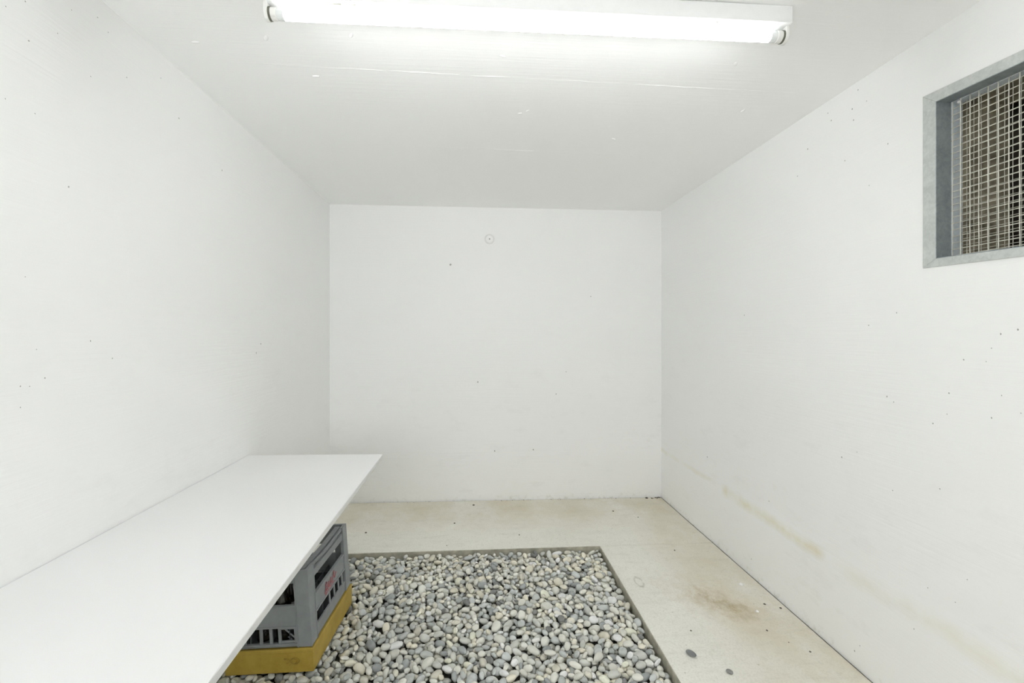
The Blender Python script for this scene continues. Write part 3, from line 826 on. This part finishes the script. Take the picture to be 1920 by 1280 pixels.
bm = bmesh.new(); w = .010; fr(bm, -tw - .0015, .0015, -.0015, tl + .0015, TH - .014, TH, 0.0); w = .006
mesh_obj('tray_rim', bm, M['yellow'], tray, bevel=.0025)
bm = bmesh.new(); box(bm, (-tw + .009, .009, .002), (-.009, tl - .009, .008)); box(bm, (-tw + .009, .009, TH - .012), (-.009, tl - .009, TH - .0025))
mesh_obj('tray_floor', bm, M['yellow'], tray)
# raised oval emblem on the near face: a D-shaped ring with short bars at its left
bm = bmesh.new(); ys = -0.0006
ring = [(-0.072 + .0165 * math.cos(a), ys, .046 + .0130 * math.sin(a)) for a in [k * 2 * math.pi / 20 for k in range(20)]]
tube(bm, ring, .0013, 5, True)
ring = [(-0.0745 + .0085 * math.cos(a), ys, .0455 + .0080 * math.sin(a)) for a in [k * 2 * math.pi / 14 for k in range(14)]]
tube(bm, ring, .0011, 5, True)
tube(bm, [(-.101, ys, .056), (-.114, ys, .0565)], .0013, 5); tube(bm, [(-.0945, ys, .0525), (-.112, ys, .051)], .0013, 5); tube(bm, [(-.095, ys, .040), (-.106, ys, .039)], .0011, 5)
mesh_obj('raised_emblem', bm, M['yellow'], tray, smooth=True)

crate = placed('bottle_crate', 'grey plastic bottle crate with a red mark, on the yellow tray', 'crate')
PT = 0.058; WTk = 0.009      # post width, wall thickness
tp = 0.0064
def flare(bm):               # the crate draws in a little towards the top
    for v in bm.verts:
        f = v.co.z / CHt * tp
        v.co.x += -f if v.co.x > -CWd / 2 else f
    return bm
def cpart(name, bm, mat=None, bevel=.0015, parent=None):
    return mesh_obj(name, flare(bm), mat or M['crate'], parent or crate, bevel=bevel)
for ix, iy in ((0, 0), (1, 0), (0, 1), (1, 1)):
    bm = bmesh.new()
    X = lambda d: (-d if ix == 0 else -CWd + d); Y = lambda d: (d if iy == 0 else CLn - d)
    pts = [(0, 0), (PT, 0), (PT, WTk + .004), (WTk + .004, WTk + .004), (WTk + .004, PT), (0, PT)]
    pl = [(X(a), Y(b)) for a, b in pts]
    prism(bm, pl, 0.0, CHt)
    # slim ribs where the post meets the panels
    def bb(a0, b0, a1, b1): box(bm, (min(X(a0), X(a1)), min(Y(b0), Y(b1)), 0.0), (max(X(a0), X(a1)), max(Y(b0), Y(b1)), CHt))
    bb(-.0022, PT - .007, .004, PT - .001); bb(PT - .007, -.0022, PT - .001, .004)
    cpart('corner_post', bm)
def long_panel(ix):
    bm = bmesh.new()
    def b(u0, u1, z0, z1, d0=0.004, d1=WTk + .003):
        xs = sorted((-d0, -d1)) if ix == 0 else sorted((-CWd + d0, -CWd + d1))
        box(bm, (xs[0], u0, z0 * CHt), (xs[1], u1, z1 * CHt))
    a, e = PT - .004, CLn - PT + .004
    b(a, e, .00, .155)                        # foot rail
    b(a, e, .345, .575)                       # lettered band
    b(a, e, .558, .585, .000, WTk + .004); b(a, e, .335, .356, .000, WTk + .004)   # its raised edges
    b(a, e, .805, .905)                       # top rail
    b(a, e, .898, .912, .001, WTk + .003)
    # handle bar above the grip slot, sagging to the middle
    n = 12
    for i in range(n):
        t0, t1 = i / n, (i + 1) / n
        f = lambda t: .958 - .030 * math.sin(math.pi * t)
        x_ = sorted((-.004, -WTk - .003)) if ix == 0 else sorted((-CWd + .004, -CWd + WTk + .003))
        u0, u1 = a + (e - a) * t0, a + (e - a) * t1
        v = [bm.verts.new(p) for p in ((x_[0], u0, f(t0) * CHt), (x_[1], u0, f(t0) * CHt), (x_[1], u1, f(t1) * CHt), (x_[0], u1, f(t1) * CHt), (x_[0], u0, (f(t0) + .036) * CHt), (x_[1], u0, (f(t0) + .036) * CHt), (x_[1], u1, (f(t1) + .036) * CHt), (x_[0], u1, (f(t1) + .036) * CHt))]
        for q in [(0, 3, 2, 1), (4, 5, 6, 7), (0, 1, 5, 4), (1, 2, 6, 5), (2, 3, 7, 6), (3, 0, 4, 7)]: bm.faces.new([v[k] for k in q])
    # inner rim of the double-walled top, bowed like the grip in front of it
    for i in range(n):
        t0, t1 = i / n, (i + 1) / n
        f = lambda t: .985 - .022 * math.sin(math.pi * t)
        x_ = sorted((-.022, -.046)) if ix == 0 else sorted((-CWd + .022, -CWd + .046))
        u0, u1 = a - .03 + (e - a + .06) * t0, a - .03 + (e - a + .06) * t1
        v = [bm.verts.new(p) for p in ((x_[0], u0, .86 * CHt), (x_[1], u0, .86 * CHt), (x_[1], u1, .86 * CHt), (x_[0], u1, .86 * CHt), (x_[0], u0, f(t0) * CHt), (x_[1], u0, f(t0) * CHt), (x_[1], u1, f(t1) * CHt), (x_[0], u1, f(t1) * CHt))]
        for q in [(0, 3, 2, 1), (4, 5, 6, 7), (0, 1, 5, 4), (1, 2, 6, 5), (2, 3, 7, 6), (3, 0, 4, 7)]: bm.faces.new([v[k] for k in q])
    for u in (a + .150, a + .205, a + .255, e - .035):    # uprights in the lower opening
        b(u, u + .013, .15, .345, .005, WTk + .001)
    return cpart('side_panel', bm, bevel=.001)
side = long_panel(0); long_panel(1)
def end_panel(iy, top):
    bm = bmesh.new()
    def b(u0, u1, z0, z1, d0=.004, d1=WTk + .003):
        ys = sorted((d0, d1)) if iy == 0 else sorted((CLn - d0, CLn - d1))
        box(bm, (-u1, ys[0], z0 * CHt), (-u0, ys[1], z1 * CHt))
    a, e = PT - .004, CWd - PT + .004
    b(a, e, 0, .045); b(a, e, .03, .05, .0, WTk + .004)
    b(a, e, .265, .535); b(a, e, .525, .545, .001, WTk + .004); b(a, e, .250, .272, .001, WTk + .004)
    b(a, e, top, 1.0)
    for u in (a + .004, a + .066, a + .100, a + .140, a + .205): b(u, u + .011, .045, .255)
    b(a + .014, a + .066, .05, .078, .006, WTk + .003); b(a + .014, a + .066, .225, .255, .006, WTk + .003)
    return cpart('end_panel', bm, bevel=.001)
end_panel(0, .83); end_panel(1, .70)
bm = bmesh.new()
box(bm, (-CWd + .012, .012, .004), (-.012, CLn - .012, .010))
cpart('crate_floor', bm, M['crate_dark'], 0)
# inner dividers
bm = bmesh.new(); NXD, NYD = 4, 6
for i in range(1, NXD):
    x = -.014 - (CWd - .028) * i / NXD; box(bm, (x - .0012, .014, .010), (x + .0012, CLn - .014, .105))
for j in range(1, NYD):
    y = .014 + (CLn - .028) * j / NYD; box(bm, (-CWd + .014, y - .0012, .0105), (-.014, y + .0012, .1045))
cpart('bottle_dividers', bm, M['crate_dark'], 0)
# a slanting brace seen through the end panel
bm = bmesh.new(); tube(bm, [(-.065, .020, .018), (-.112, .020, .062)], .003, 6); tube(bm, [(-.085, .021, .018), (-.100, .021, .030)], .0025, 6)
cpart('brace', bm, M['crate'], 0)
# faded red script on the side band
bm = bmesh.new()
def sc(u, z): return (0.0015 - .004 + .0005 - z / CHt * 0, PT + u, z)
zc0 = .46 * CHt
def stroke(pts, r):
    tube(bm, [(-.0033, PT + u, zc0 + z) for u, z in pts], r, 5)
stroke([(.095, -.020), (.108, .004), (.118, .018), (.114, .022), (.106, .010), (.110, -.012), (.122, -.014), (.132, .002)], .0022)
stroke([(.132, .002), (.140, .012), (.134, -.010), (.146, -.014), (.156, .004), (.164, .016), (.160, -.006), (.172, -.012), (.186, .002)], .0020)
stroke([(.186, .002), (.194, .022), (.200, .026), (.194, .006), (.204, -.006), (.216, .004), (.222, .012)], .0020)
stroke([(.100, -.026), (.140, -.022), (.185, -.018), (.205, -.020)], .0015)
mesh_obj('red_script', bm, M['logo'], side)

# dark bottles in the near cells of the crate
BOTTLES = [
    (0, 0, 'dark glass bottle in the corner cell of the grey crate, at its near right post'),
    (0, 1, 'dark glass bottle behind the red-marked side of the crate, second cell from the near corner'),
    (1, 0, 'dark glass bottle behind the near end panel of the grey crate, beside the corner bottle'),
    (2, 0, 'dark glass bottle behind the near end panel of the crate, farthest in under the tabletop'),
    (1, 1, 'dark glass bottle in the second row of the grey crate, hemmed in by three others')]
def bottle_at(col, row, label):
    lx = -.014 - (CWd - .028) * (col + .5) / NXD; ly = .014 + (CLn - .028) * (row + .5) / NYD
    return placed('bottle', label, 'bottle', (lx, ly, .0105), 'dark bottles in the grey crate')
def bottle_meshes():
    bm = bmesh.new(); lathe(bm, [(.024, 0), (.029, .003), (.0295, .010), (.0295, .125), (.027, .145), (.017, .172), (.0128, .195), (.0125, .228)], 18)
    b = mesh_obj('glass', bm, M['bottle'], None, smooth=True)
    bm = bmesh.new(); lathe(bm, [(.0300, .060), (.0302, .061), (.0302, .112), (.0300, .113)], 18)
    p = mesh_obj('paper_label', bm, M['paper'], None)
    bm = bmesh.new(); lathe(bm, [(.0138, .228), (.0142, .231), (.0130, .236), (0, .2365)], 14)
    c = mesh_obj('cap', bm, M['crate_dark'], None)
    return [b, p, c]
parts = bottle_meshes(); first = True
for col, row, lab in BOTTLES:
    o = bottle_at(col, row, lab)
    for k, p in enumerate(parts):
        if first: p.parent = o
        else:
            q = p.copy(); COL.objects.link(q); q.parent = o
    first = False
